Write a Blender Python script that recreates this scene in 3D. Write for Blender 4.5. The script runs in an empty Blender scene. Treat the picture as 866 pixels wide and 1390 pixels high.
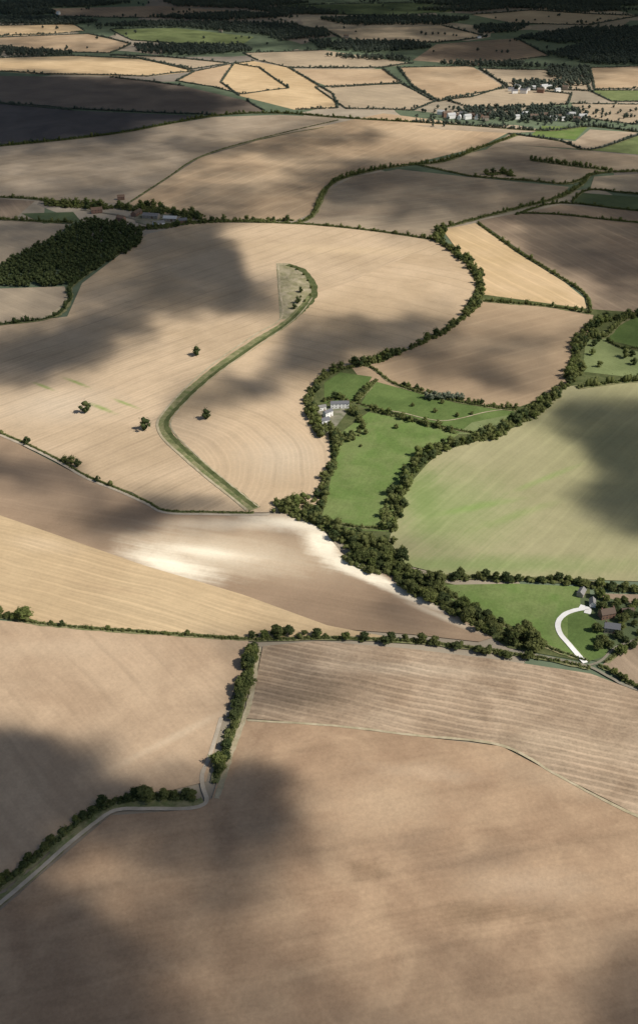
import bpy, math, random
import numpy as np
from mathutils import Vector, noise, geometry

rng = np.random.default_rng(11); random.seed(11)
scene = bpy.context.scene
col = scene.collection
# ---------------------------------------------------------------- survey of the photograph: camera model
W0, H0 = 866.0, 1390.0
F = 1400.0
YH = -180.0
TH = math.atan((H0/2-YH)/F)
CH = 480.0
ST, CT = math.sin(TH), math.cos(TH)
def G(x, y):
    u=(x-W0/2)/F; v=(y-H0/2)/F
    t = CH/(ST+v*CT)
    return (u*t, (CT-v*ST)*t)
def scl(y): return CT*(y-YH)/CH      # photo pixels per metre at row y
def scl_world(Y):                    # same from ground distance
    return F/(Y*CT+CH*ST)
cam_d = bpy.data.cameras.new("camera"); cam = bpy.data.objects.new("camera", cam_d); col.objects.link(cam)
cam.location=(0,0,CH); cam.rotation_euler=(math.pi/2-TH,0,0)
cam_d.sensor_fit='VERTICAL'; cam_d.sensor_height=36; cam_d.lens=36*F/H0
cam_d.clip_start=1; cam_d.clip_end=200000
scene.camera=cam
scene.view_settings.view_transform='Standard'; scene.view_settings.look='None'; scene.view_settings.exposure=0

# ---------------------------------------------------------------- light
AZ = math.radians(108)      # compass azimuth from +Y towards +X
EL = math.radians(46)
S = Vector((math.sin(AZ)*math.cos(EL), math.cos(AZ)*math.cos(EL), math.sin(EL)))
sd = bpy.data.lights.new("sun",'SUN'); sd.energy=5.0; sd.angle=math.radians(0.5); sd.color=(1,0.95,0.87)
so = bpy.data.objects.new("sun", sd); col.objects.link(so)
so.rotation_euler = S.to_track_quat('Z','Y').to_euler(); so.location=(0,0,3000)
w = bpy.data.worlds.new("World"); scene.world=w; w.use_nodes=True
nt=w.node_tree; bg=nt.nodes["Background"]
sky=nt.nodes.new("ShaderNodeTexSky"); sky.sky_type='NISHITA'; sky.sun_disc=False
sky.sun_elevation=EL; sky.sun_rotation=AZ
nt.links.new(sky.outputs[0],bg.inputs[0]); bg.inputs[1].default_value=0.075

# ---------------------------------------------------------------- node helpers
class NT:
    def __init__(s,name):
        s.m=bpy.data.materials.new(name); s.m.use_nodes=True
        s.t=s.m.node_tree; s.t.nodes.clear()
    def n(s,ty,**k):
        nd=s.t.nodes.new(ty)
        for a,b in k.items(): setattr(nd,a,b)
        return nd
    def put(s,sock,val):
        if hasattr(val,'is_linked') or hasattr(val,'links'): s.t.links.new(val,sock)
        else:
            if isinstance(val,(tuple,list)) and len(val)==3 and sock.type=='RGBA': val=tuple(val)+(1,)
            sock.default_value=val
    def math(s,op,a,b=0.0,c=0.0,clamp=False):
        nd=s.n("ShaderNodeMath",operation=op); nd.use_clamp=clamp
        s.put(nd.inputs[0],a); s.put(nd.inputs[1],b); s.put(nd.inputs[2],c); return nd.outputs[0]
    def mix(s,f,a,b,mode='MIX'):
        nd=s.n("ShaderNodeMix",data_type='RGBA',blend_type=mode)
        s.put(nd.inputs[0],f); s.put(nd.inputs[6],a); s.put(nd.inputs[7],b); return nd.outputs[2]
    def mapping(s,vec,loc=(0,0,0),rot=0,scale=(1,1,1),ty='POINT'):
        nd=s.n("ShaderNodeMapping",vector_type=ty); s.put(nd.inputs[0],vec)
        nd.inputs[1].default_value=loc; nd.inputs[2].default_value=(0,0,rot); nd.inputs[3].default_value=scale
        return nd.outputs[0]
    def noise(s,vec,scale,detail=4,rough=0.55,dist=0.0):
        nd=s.n("ShaderNodeTexNoise"); s.put(nd.inputs["Vector"],vec)
        nd.inputs["Scale"].default_value=scale; nd.inputs["Detail"].default_value=detail
        nd.inputs["Roughness"].default_value=rough; nd.inputs["Distortion"].default_value=dist
        return nd.outputs[0]
    def ramp(s,v,a,b):
        nd=s.n("ShaderNodeMapRange",interpolation_type='SMOOTHSTEP'); s.put(nd.inputs[0],v)
        nd.inputs[1].default_value=a; nd.inputs[2].default_value=b
        nd.inputs[3].default_value=0; nd.inputs[4].default_value=1; return nd.outputs[0]
    def scale(s,c,f):
        nd=s.n("ShaderNodeVectorMath",operation='SCALE'); s.put(nd.inputs[0],c); s.put(nd.inputs[3],f); return nd.outputs[0]
    def out(s,color,rough=1.0,bump=None,bstr=0.3,bdist=0.2,spec=0.05):
        b=s.n("ShaderNodeBsdfPrincipled"); s.put(b.inputs["Base Color"],color)
        b.inputs["Roughness"].default_value=rough; b.inputs["Specular IOR Level"].default_value=spec
        if bump is not None:
            bn=s.n("ShaderNodeBump"); bn.inputs["Strength"].default_value=bstr; bn.inputs["Distance"].default_value=bdist
            s.put(bn.inputs["Height"],bump); s.t.links.new(bn.outputs[0],b.inputs["Normal"])
        o=s.n("ShaderNodeOutputMaterial"); s.t.links.new(b.outputs[0],o.inputs[0]); return s.m

def world_angle(p,q):
    a=G(*p); b=G(*q); return math.atan2(b[1]-a[1],b[0]-a[0])

def field_mat(name, ca, cb, along=None, streak=0.25, lines=(), ring=None, patches=(), big=1/140, mott=0.12, seed=0, furrow=0, pn=0.7, clod=0.0):
    """ca/cb base colours; along = two survey points giving the tillage direction;
    lines = (period m, duty, strength); ring = survey point for curved rows"""
    m=NT(name); pos=m.n("ShaderNodeNewGeometry").outputs["Position"]
    offp=m.mapping(pos,loc=(seed*371.3,seed*173.7,0))
    n1=m.noise(offp,big,5,0.55,0.6)
    colr=m.mix(m.ramp(n1,0.32,0.68),ca,cb)
    n2=m.noise(offp,1/22,6,0.70)
    f=m.math('MULTIPLY_ADD',m.math('SUBTRACT',n2,0.5),mott*3.0,1.0)
    fine=m.noise(offp,1/2.2,2,0.75)
    f=m.math('ADD',f,m.math('MULTIPLY',m.math('SUBTRACT',fine,0.5),mott*2.2+clod))
    ang = world_angle(*along) if along else 0.3
    bumpv=fine
    wob=m.noise(pos,1/90,2,0.5)
    if ring:
        c=G(*ring); mp=m.mapping(pos,loc=(-c[0],-c[1],0))
        ln=m.n("ShaderNodeVectorMath",operation='LENGTH'); m.put(ln.inputs[0],mp); xx=ln.outputs["Value"]
        xx=m.math('ADD',xx,m.math('MULTIPLY',wob,14.0))
        cb2=m.n("ShaderNodeCombineXYZ"); m.put(cb2.inputs[0],m.math('MULTIPLY',xx,1/3.0)); m.put(cb2.inputs[1],m.math('MULTIPLY',wob,3.0)); aniso=cb2.outputs[0]
        sn=m.noise(aniso,1.0,3,0.6)
    else:
        mp=m.mapping(pos,rot=-ang); sp=m.n("ShaderNodeSeparateXYZ"); m.put(sp.inputs[0],mp); 
        xx=m.math('ADD',sp.outputs[1],m.math('MULTIPLY',wob,12.0))
        cb2=m.n("ShaderNodeCombineXYZ"); m.put(cb2.inputs[0],m.math('MULTIPLY',sp.outputs[0],1/(90 if furrow else 160))); m.put(cb2.inputs[1],m.math('MULTIPLY',xx,1/3.0))
        sn=m.noise(cb2.outputs[0],1.0,4,0.62)
    f=m.math('ADD',f,m.math('MULTIPLY',m.math('SUBTRACT',sn,0.5),streak*2))
    amp=m.ramp(m.noise(offp,1/75,2,0.5),0.35,0.6)
    for (per,duty,stg) in lines:
        sv=m.math('SINE',m.math('MULTIPLY',xx,2*math.pi/per))
        ml=m.ramp(sv,1-2*duty-0.25,1-2*duty+0.35)
        f=m.math('ADD',f,m.math('MULTIPLY',m.math('MULTIPLY',ml,stg*1.5),m.math('MULTIPLY_ADD',amp,0.7,0.3)))
    if furrow:
        fv=m.math('SINE',m.math('MULTIPLY',xx,2*math.pi/furrow))
        bumpv=m.math('ADD',fine,m.math('MULTIPLY',fv,1.0))
    for (px,py,rx,ry,rot,pc,stg) in patches:
        c=G(px,py)
        mp=m.mapping(pos,loc=(c[0],c[1],0),rot=math.radians(rot),scale=(rx,ry,1000),ty='TEXTURE')
        g=m.n("ShaderNodeVectorMath",operation='LENGTH'); m.put(g.inputs[0],mp)
        d=m.math('ADD',g.outputs["Value"],m.math('MULTIPLY',m.math('SUBTRACT',n2,0.5),pn))
        d=m.math('ADD',d,m.math('MULTIPLY',m.math('SUBTRACT',sn,0.5),0.55))
        fac=m.math('MULTIPLY',m.math('SUBTRACT',1.0,m.ramp(d,0.0,1.1)),stg,clamp=True)
        colr=m.mix(fac,colr,pc)
    return m.out(m.scale(colr,f),1.0,bumpv,0.5,0.14)

TAN=(0.50,0.37,0.24); TAN2=(0.40,0.285,0.18); GOLD=(0.57,0.42,0.25); GOLD2=(0.46,0.33,0.19)
BRN=(0.29,0.20,0.13); BRN2=(0.21,0.14,0.085); GRY=(0.36,0.285,0.20); GRY2=(0.28,0.215,0.15)
GRN=(0.12,0.165,0.052); CHALK=(0.88,0.78,0.60)

# ---------------------------------------------------------------- object helpers
def finish(o,label,category,kind=None,group=None):
    o["label"]=label; o["category"]=category
    if kind: o["kind"]=kind
    if group: o["group"]=group
    return o
def mesh_obj(name,verts,faces,mats,mi=None,smooth=False,link=True):
    me=bpy.data.meshes.new(name)
    me.from_pydata([tuple(v) for v in verts],[],[tuple(f) for f in faces])
    for m in (mats if isinstance(mats,(list,tuple)) else [mats]): me.materials.append(m)
    if mi is not None: me.polygons.foreach_set("material_index",np.array(mi,dtype=np.int32))
    if smooth: me.polygons.foreach_set("use_smooth",np.ones(len(me.polygons),dtype=bool))
    me.update()
    o=bpy.data.objects.new(name,me)
    if link: col.objects.link(o)
    return o
def mesh_np(name,V,FQ,FT,mats,miq=None,mit=None):
    """V (n,3), quads (q,4), tris (t,3)"""
    me=bpy.data.meshes.new(name)
    nq,ntr=len(FQ),len(FT)
    me.vertices.add(len(V)); me.vertices.foreach_set("co",V.astype(np.float32).ravel())
    loops=np.concatenate([FQ.ravel(),FT.ravel()]).astype(np.int32)
    me.loops.add(len(loops)); me.loops.foreach_set("vertex_index",loops)
    me.polygons.add(nq+ntr)
    st=np.concatenate([np.arange(nq)*4, nq*4+np.arange(ntr)*3]).astype(np.int32)
    me.polygons.foreach_set("loop_start",st)
    mi=np.concatenate([np.zeros(nq,np.int32) if miq is None else miq, np.zeros(ntr,np.int32) if mit is None else mit]).astype(np.int32)
    for m in mats: me.materials.append(m)
    me.polygons.foreach_set("material_index",mi)
    me.update(calc_edges=True); me.validate()
    return me
def link_me(name,me,loc=(0,0,0)):
    o=bpy.data.objects.new(name,me); o.location=loc; col.objects.link(o); return o

def catmull(P,step=0.25,closed=False):
    P=[tuple(p) for p in P]
    if len(P)<3: return P
    out=[]
    n=len(P)
    for i in range(n-1):
        p0=P[max(i-1,0)];p1=P[i];p2=P[i+1];p3=P[min(i+2,n-1)]
        k=int(1/step)
        for j in range(k):
            t=j/k
            out.append(tuple(0.5*((2*p1[a])+(-p0[a]+p2[a])*t+(2*p0[a]-5*p1[a]+4*p2[a]-p3[a])*t*t+(-p0[a]+3*p1[a]-3*p2[a]+p3[a])*t**3) for a in (0,1)))
    out.append(P[-1]); return out

zlayer=[0.0]
def field(P,mat,label,category="field",name="field"):
    zlayer[0]+=0.012
    pts=[G(*p) for p in P]
    vs=[(x,y,zlayer[0]) for x,y in pts]
    tris=geometry.tessellate_polygon([[Vector(v) for v in vs]])
    fs=[]
    for t in tris:
        a,b,c=[Vector(vs[i]) for i in t]
        fs.append(t if (b-a).cross(c-a).z>0 else (t[0],t[2],t[1]))
    o=mesh_obj(name,vs,fs,mat)
    return finish(o,label,category,"structure")

def ribbon(P,width,mat,name,label,category,z,jit=0.0,smooth=True):
    pts=catmull(P,0.125) if smooth else P
    w=[Vector((*G(*p),0)) for p in pts]
    vs=[];fs=[]
    for i,p in enumerate(w):
        d=(w[min(i+1,len(w)-1)]-w[max(i-1,0)]).normalized(); nrm=Vector((-d.y,d.x,0))
        h1=width/2*(1+jit*(random.random()-0.5)); h2=width/2*(1+jit*(random.random()-0.5))
        a=p+nrm*h1; b=p-nrm*h2
        vs+= [(a.x,a.y,z),(b.x,b.y,z)]
        if i: k=2*i; fs.append((k-2,k-1,k+1,k))
    o=mesh_obj(name,vs,fs,mat)
    return finish(o,label,category,"structure")

# ---------------------------------------------------------------- ground base with distant patchwork
m=NT("ground_earth"); pos=m.n("ShaderNodeNewGeometry").outputs["Position"]
wv=m.n("ShaderNodeTexVoronoi"); wv.inputs["Scale"].default_value=1/330
dn=m.n("ShaderNodeTexNoise"); dn.inputs["Scale"].default_value=1/400
m.put(dn.inputs["Vector"],pos)
addv=m.n("ShaderNodeVectorMath",operation='MULTIPLY_ADD'); m.put(addv.inputs[0],dn.outputs[1]); addv.inputs[1].default_value=(260,260,0); m.put(addv.inputs[2],pos)
m.put(wv.inputs["Vector"],addv.outputs[0])
sepc=m.n("ShaderNodeSeparateColor"); m.put(sepc.inputs[0],wv.outputs["Color"])
cr=m.n("ShaderNodeValToRGB"); cr.color_ramp.interpolation='CONSTANT'
els=cr.color_ramp.elements; els[0].position=0; els[0].color=(0.12,0.15,0.095,1); els[1].position=0.35; els[1].color=(0.32,0.27,0.20,1)
for p_,c_ in ((0.52,(0.24,0.205,0.165,1)),(0.66,(0.37,0.31,0.235,1)),(0.78,(0.14,0.175,0.11,1))):
    e=els.new(p_); e.color=c_
m.put(cr.inputs[0],sepc.outputs[0])
fn=m.noise(pos,1/30,8,0.65)
GROUND=m.out(m.scale(cr.outputs[0],m.math('MULTIPLY_ADD',fn,0.7,0.65)))
R=40000
gs=[(x,y,0) for y in (-3000,0,3000,9000,R) for x in (-R,-6000,-1500,1500,6000,R)]
gf=[(j*6+i,j*6+i+1,(j+1)*6+i+1,(j+1)*6+i) for j in range(4) for i in range(5)]
finish(mesh_obj("ground",gs,gf,GROUND),"patchwork farmland ground reaching to the horizon","ground","structure")

# ---------------------------------------------------------------- field materials
M={}
M['low']=field_mat("soil_lower",(0.41,0.285,0.18),(0.32,0.215,0.135),along=((100,1250),(800,1120)),streak=0.12,lines=((26,0.05,-0.08),),mott=0.14,big=1/38,pn=1.3,clod=0.12,
   patches=((520,1090,60,35,10,(0.49,0.355,0.23),0.7),(640,1170,60,13,5,BRN,0.7),(500,1180,16,9,0,BRN2,0.6),(760,1060,60,18,-20,(0.48,0.355,0.235),0.5),(660,1240,60,10,0,BRN2,0.6),(560,1140,40,10,20,BRN,0.5),(720,1200,50,18,0,(0.48,0.355,0.24),0.6),(580,1050,50,10,-8,(0.50,0.37,0.25),0.5)),seed=1)
M['plough']=field_mat("plough_ridges",(0.36,0.27,0.185),(0.27,0.195,0.13),along=((360,905),(866,1005)),streak=0.36,lines=((5.6,0.28,0.20),(22.4,0.08,0.10)),mott=0.24,furrow=5.6,big=1/35,clod=0.2,
   patches=((560,910,90,10,-4,(0.44,0.35,0.25),0.6),(415,945,50,32,0,(0.19,0.14,0.095),0.8),(760,1010,60,20,-12,(0.41,0.315,0.215),0.5)),seed=2)
M['lowleft']=field_mat("soil_lower_left",(0.48,0.35,0.23),(0.40,0.285,0.185),along=((20,870),(200,1080)),streak=0.13,lines=((24,0.05,-0.09),),mott=0.12,big=1/55,clod=0.08,
   patches=((240,1000,70,5,38,(0.54,0.42,0.29),0.6),(80,880,80,18,0,(0.53,0.40,0.27),0.5),(70,950,40,12,-20,(0.36,0.25,0.16),0.5)),seed=3)
M['goldlow']=field_mat("stubble_gold",(0.53,0.395,0.235),(0.43,0.31,0.18),along=((0,760),(330,850)),streak=0.22,lines=((12,0.08,0.10),(4.5,0.3,0.06)),mott=0.12,seed=4,
   patches=((60,740,40,16,-15,(0.60,0.46,0.30),0.5),(150,800,50,8,-20,(0.38,0.27,0.16),0.5)))
M['chalk']=field_mat("soil_chalk",(0.35,0.25,0.165),(0.285,0.20,0.13),along=((195,770),(600,845)),streak=0.14,lines=((24,0.05,0.08),),mott=0.10,seed=5,pn=0.75,  # chalky soil; soft pale patches also carry some sunlit glow in colour
   patches=((60,650,110,45,-25,(0.38,0.27,0.18),0.5),(325,750,140,50,-12,(0.50,0.39,0.265),0.85),(290,752,95,34,-14,(0.66,0.55,0.40),0.8),(232,768,60,20,-26,CHALK,1.1),(272,750,60,12,-12,CHALK,0.8),(340,712,110,14,0,(0.60,0.50,0.37),0.85),(400,712,60,16,-16,CHALK,0.9),
     (438,738,20,42,16,CHALK,1.3),(476,770,36,13,-38,CHALK,1.4),(515,790,46,9,-36,CHALK,1.4),(560,812,50,7,-36,(0.72,0.62,0.47),1.2),(600,838,45,5,-36,(0.58,0.48,0.35),1.0)))
M['main']=field_mat("stubble_main",(0.53,0.40,0.265),(0.43,0.32,0.205),along=((60,540),(380,420)),streak=0.2,lines=((24,0.03,-0.15),(5,0.3,0.04)),mott=0.12,seed=6,
   patches=((470,340,170,30,-8,(0.56,0.42,0.26),0.6),(80,550,90,60,0,(0.55,0.45,0.33),0.6),(140,555,26,5,-38,(0.22,0.30,0.08),0.8),(60,525,24,4,-38,(0.22,0.30,0.08),0.75),(170,548,26,4,-38,(0.22,0.30,0.08),0.75),(105,520,26,4,-38,(0.2,0.28,0.07),0.75)))
M['mainr']=field_mat("stubble_main_curved",(0.54,0.405,0.265),(0.44,0.325,0.205),ring=(170,640),streak=0.09,lines=((24,0.03,-0.13),(5,0.3,0.04)),mott=0.12,seed=7,
   patches=((385,620,60,60,0,(0.56,0.45,0.32),0.7),))
M['gold7']=field_mat("stubble_gold_upper",(0.59,0.43,0.26),(0.50,0.36,0.20),along=((630,330),(780,405)),streak=0.2,lines=((24,0.06,0.14),),mott=0.08,seed=8)
M['brn6']=field_mat("soil_tan_river",(0.42,0.31,0.20),(0.34,0.245,0.155),along=((510,510),(780,440)),streak=0.15,lines=((24,0.06,0.10),),mott=0.10,seed=9)
M['olive']=field_mat("stubble_regrowth",(0.35,0.32,0.18),(0.30,0.28,0.15),along=((590,760),(820,560)),streak=0.14,lines=((24,0.06,0.08),),mott=0.10,seed=10,
   patches=((610,690,80,100,0,(0.25,0.29,0.12),0.85),(640,690,60,8,20,(0.22,0.32,0.09),0.6),(740,650,60,6,35,(0.22,0.31,0.09),0.5),(575,680,26,80,0,(0.20,0.26,0.09),0.85),(650,768,170,20,0,(0.22,0.265,0.105),0.9),(700,700,60,8,30,(0.22,0.30,0.09),0.45)))
def gen(name,a,b,al,seed,**k):
    M[name]=field_mat("field_"+name,a,b,along=al,seed=seed,**k)
gen('tanA',TAN,TAN2,((0,240),(300,190)),11,lines=((24,0.05,0.09),),streak=0.2)
gen('greyA',(0.39,0.31,0.225),(0.32,0.25,0.175),((0,240),(300,190)),32,lines=((24,0.05,0.10),),streak=0.2)
gen('tanB',(0.50,0.37,0.24),TAN2,((200,280),(500,170)),12,lines=((24,0.05,0.12),),streak=0.2)
gen('tanC',GOLD,GOLD2,((0,90),(300,120)),13,streak=0.15,lines=((30,0.08,0.1),))
gen('tanD',(0.43,0.34,0.235),GRY,((400,100),(600,130)),14,streak=0.2,lines=((30,0.08,0.1),))
gen('gryA',GRY,GRY2,((440,290),(760,250)),15,streak=0.2,lines=((24,0.06,0.12),))
gen('gryB',(0.42,0.33,0.235),GRY2,((560,230),(860,180)),16,streak=0.2,lines=((24,0.06,0.12),))
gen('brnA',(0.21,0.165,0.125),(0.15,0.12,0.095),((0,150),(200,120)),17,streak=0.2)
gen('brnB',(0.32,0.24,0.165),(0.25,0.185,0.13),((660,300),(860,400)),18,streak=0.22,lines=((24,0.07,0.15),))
gen('dk',(0.13,0.112,0.10),(0.09,0.08,0.075),((0,150),(200,120)),19,streak=0.2)  # dark soil, greyed in its colour to stand in for haze
gen('grass',(0.125,0.185,0.052),(0.17,0.21,0.075),((460,690),(520,600)),20,streak=0.14,mott=0.24,big=1/30)
gen('grassB',GRN,(0.095,0.14,0.042),((460,690),(620,560)),21,streak=0.15,mott=0.24,big=1/30)
gen('grassD',(0.08,0.105,0.055),(0.10,0.125,0.06),((0,0),(100,20)),22,streak=0.1,mott=0.15,big=1/60)
gen('grassY',(0.19,0.22,0.095),(0.15,0.18,0.075),((0,0),(100,20)),23,streak=0.15,mott=0.2,big=1/50)
gen('rough',(0.40,0.34,0.23),(0.24,0.22,0.12),((380,370),(390,430)),24,streak=0.2,mott=0.3,big=1/14)
gen('verge',(0.25,0.225,0.12),(0.13,0.15,0.06),((0,0),(100,10)),25,streak=0.1,mott=0.35,big=1/9)
gen('vergedark',(0.11,0.12,0.05),(0.07,0.085,0.033),((0,0),(100,10)),26,streak=0.1,mott=0.35,big=1/9)
gen('track',(0.48,0.41,0.31),(0.40,0.33,0.25),((0,0),(100,10)),27,streak=0.05,mott=0.15,big=1/12)
gen('gravel',(0.80,0.78,0.74),(0.74,0.71,0.66),((0,0),(100,10)),28,streak=0.02,mott=0.08,big=1/12)
gen('lane',(0.46,0.39,0.30),(0.38,0.32,0.24),((0,0),(100,10)),29,streak=0.05,mott=0.15,big=1/12)
gen('lanedark',(0.26,0.23,0.18),(0.20,0.18,0.13),((0,0),(100,10)),33,streak=0.05,mott=0.2,big=1/12)
gen('yard',(0.26,0.235,0.18),(0.13,0.14,0.08),((0,0),(100,10)),30,streak=0.05,mott=0.25,big=1/12)
gen('paleverge',(0.45,0.38,0.26),(0.34,0.29,0.18),((0,0),(100,10)),31,streak=0.05,mott=0.25,big=1/10)

# ---------------------------------------------------------------- fields  (survey outlines)
outl=[]   # distant fields get hedges round them
def ff(P,mk,label,hedge=False):
    field(P,M[mk],label)
    if hedge: outl.append(P)
# distance
T="distant harvested field with hedged edges"
ff([(-250,35),(0,35),(100,33),(115,42),(60,47),(0,49),(-250,50)],'tanC',T,1)
ff([(-250,51),(0,51),(120,46),(178,60),(150,72),(60,70),(0,62),(-250,62)],'tanA',T,1)
ff([(150,40),(240,38),(345,50),(330,60),(270,62),(180,55)],'grassY',"distant green meadow dotted with trees",1)
ff([(-250,80),(0,79),(100,76),(190,80),(265,97),(200,104),(60,101),(0,97),(-250,95)],'tanC',T,1)
ff([(150,75),(230,78),(310,86),(262,94),(190,79)],'tanD',T,1)
ff([(265,97),(318,86),(352,92),(392,120),(330,128),(290,118),(240,110)],'tanA',T,1)
ff([(318,86),(345,83),(392,92),(452,128),(458,147),(400,149),(325,130),(300,112)],'tanC',"bright golden stubble field on a slope",1)
ff([(330,72),(440,68),(560,86),(520,92),(392,92),(350,82)],'tanD',T,1)
ff([(394,94),(520,94),(545,112),(450,119),(425,110)],'tanA',T,1)
ff([(428,119),(545,114),(590,138),(560,150),(470,148)],'tanD',T,1)
ff([(540,92),(640,90),(684,118),(640,132),(595,138),(560,118)],'tanA',T,1)
ff([(592,60),(700,52),(745,76),(650,89),(560,82)],'brnB',T,1)
ff([(650,93),(740,95),(792,102),(800,124),(690,119)],'tanD',T,1)
ff([(800,92),(866,90),(1050,93),(1050,120),(866,120),(806,121)],'tanA',T,1)
ff([(800,123),(1050,123),(1050,139),(830,138)],'grassY',"distant green pasture strip",1)
ff([(775,141),(1050,142),(1050,165),(860,169),(790,160)],'tanD',T,1)
ff([(600,135),(684,120),(775,128),(770,142),(640,148)],'tanD',T,1)
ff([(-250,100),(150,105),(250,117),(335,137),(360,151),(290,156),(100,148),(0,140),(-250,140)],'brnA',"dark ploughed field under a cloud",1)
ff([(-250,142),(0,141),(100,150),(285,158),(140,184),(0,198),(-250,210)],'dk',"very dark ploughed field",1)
ff([(440,40),(600,35),(660,50),(590,58),(470,55)],'tanD',T,1)
ff([(60,12),(220,8),(330,16),(200,24),(80,22)],'brnB',T,1)
ff([(380,8),(560,4),(640,14),(520,22),(400,18)],'grassD',"distant dark meadow",1)
ff([(640,20),(720,14),(866,22),(800,34),(700,32)],'tanD',T,1)
# middle distance
ff([(-250,215),(0,199),(150,182),(290,159),(380,156),(458,160),(440,172),(360,188),(270,213),(172,277),(50,270),(-250,262)],'greyA',"wide harvested field with faint tramlines")
ff([(176,277),(272,214),(350,191),(462,166),(520,154),(600,164),(690,180),(650,200),(560,222),(480,236),(440,252),(422,290),(400,300),(300,300),(230,300)],'tanB',"large stubble field crossed by cloud shade")
ff([(-250,268),(0,270),(48,273),(20,297),(-250,300)],'brnB',"small brown field beside a farm")
ff([(-250,300),(20,300),(95,305),(80,318),(30,345),(0,360),(-250,380)],'tanD',"small tan field beside a wood")
ff([(30,290),(100,288),(110,300),(60,304)],'grassD',"rough grass paddock beside a farm")
ff([(-250,395),(0,392),(88,389),(95,408),(78,430),(0,440),(-250,450)],'tanD',"small tan field below a wood")
ff([(562,170),(700,170),(742,178),(690,181),(600,176)],'gryB',"allotments and paddocks beside a village")
ff([(735,171),(797,173),(780,190),(720,184)],'grass',"bright green paddock beside a village")
ff([(690,183),(720,186),(780,192),(800,176),(866,180),(800,203),(700,197),(660,203)],'gryB',"pale field near a village")
ff([(800,204),(866,184),(1050,190),(1050,215),(866,210)],'grassY',"green pasture strip")
ff([(562,224),(655,204),(700,197),(800,205),(866,212),(1050,220),(1050,234),(866,232),(805,236),(770,250),(640,238)],'gryA',"grey-tan field with curved hedge")
ff([(806,240),(866,236),(1050,236),(1050,266),(866,262),(800,258)],'tanD',"tan field behind a hedge")
ff([(790,262),(866,268),(1050,272),(1050,288),(866,285),(776,275)],'grassD',"grey-green pasture strip")
ff([(760,278),(866,287),(1050,292),(1050,308),(866,302),(710,290)],'brnB',"narrow brown field")
ff([(415,305),(430,290),(446,258),(480,240),(540,230),(640,241),(772,254),(760,268),(700,281),(640,298),(590,326),(500,313)],'gryA',"shaded grey field bounded by hedgerow trees")
ff([(648,300),(700,290),(760,290),(866,303),(1050,312),(1050,450),(866,428),(806,427),(796,400),(758,374),(700,336)],'brnB',"brown field with parallel tramlines")
ff([(600,312),(645,303),(700,343),(765,383),(792,405),(797,424),(740,418),(655,412),(648,385),(630,352)],'gold7',"bright golden stubble field with tramlines")
# rough ground along the stream lies under everything here
field([(410,560),(430,515),(470,495),(560,466),(640,410),(655,400),(800,420),(870,425),(1050,430),(1050,530),(866,525),(790,535),(720,595),(640,620),(590,645),(560,690),(545,740),(560,780),(640,800),(800,800),(800,900),(690,880),(560,800),(470,740),(430,715),(380,695)],M['vergedark'],"dark rough undergrowth along the wooded stream","grass","grass_patch")
ff([(478,500),(520,489),(560,473),(600,453),(632,431),(646,410),(655,408),(740,417),(805,428),(796,458),(780,480),(782,505),(755,535),(695,556),(620,547),(540,528),(490,516)],'brn6',"bare tan-brown field beside the wooded stream")
# main stubble field, two working directions
ff([(-250,500),(0,442),(92,430),(112,385),(200,318),(270,302),(400,304),(500,313),(592,326),(622,350),(642,368),(646,385),(640,415),(600,450),(560,471),(520,487),(480,496),(450,502),(428,520),(420,560),(446,590),(450,640),(432,685),(400,695),(360,696),(330,696),(225,694),(180,669),(100,639),(0,589),(-250,507)],'main',"huge pale stubble field with lone trees")
ff([(424,400),(470,385),(560,345),(622,350),(642,368),(646,385),(640,415),(600,450),(560,471),(520,487),(480,496),(450,502),(428,520),(420,560),(446,590),(450,640),(432,685),(400,695),(350,694),(322,670),(282,640),(243,605),(225,580),(233,560),(262,530),(302,495),(352,462),(397,432)],'mainr',"pale stubble with curved tramlines beside a ditch")
# river side
ff([(434,715),(446,665),(456,615),(460,590),(500,560),(560,572),(622,590),(580,620),(548,662),(528,722),(480,720)],'grass',"bright green riverside meadow")
ff([(488,552),(508,518),(560,532),(620,547),(698,559),(676,585),(620,588),(560,572)],'grassB',"green meadow below a line of trees")
ff([(440,520),(462,506),(505,512),(484,548),(440,548)],'grassB',"walled green garden paddock")
ff([(640,574),(690,564),(670,590),(620,590)],'grassY',"pale green corner meadow")
ff([(795,456),(820,450),(835,470),(866,478),(1050,490),(1050,515),(866,514),(790,505)],'grassY',"sunlit pasture with scattered trees")
ff([(822,462),(840,440),(866,430),(1050,430),(1050,478),(866,472)],'grassB',"rounded dark green pasture")
ff([(578,632),(600,612),(640,602),(700,580),(770,525),(866,515),(1050,510),(1050,795),(866,790),(760,786),(600,780),(552,768),(528,735),(536,700),(552,662)],'olive',"olive-green stubble field with regrowth streaks")
ff([(585,795),(700,793),(785,797),(794,822),(800,897),(735,880),(690,858),(640,835)],'grass',"bright green paddock beside a farm drive")
ff([(810,806),(866,808),(1050,815),(1050,840),(866,828),(815,822)],'brnB',"narrow brown plot behind a farmhouse")
ff([(786,804),(866,822),(1050,835),(1050,880),(866,870),(820,900),(796,896),(790,850)],'grassD',"rough farm garden grass between buildings")
ff([(770,838),(790,828),(815,850),(825,890),(800,898),(770,868)],'grassB',"mown garden lawn inside a curved drive")
ff([(812,906),(866,872),(1050,880),(1050,1000),(866,932)],'brnB',"corner of a brown field beside a lane")
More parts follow.
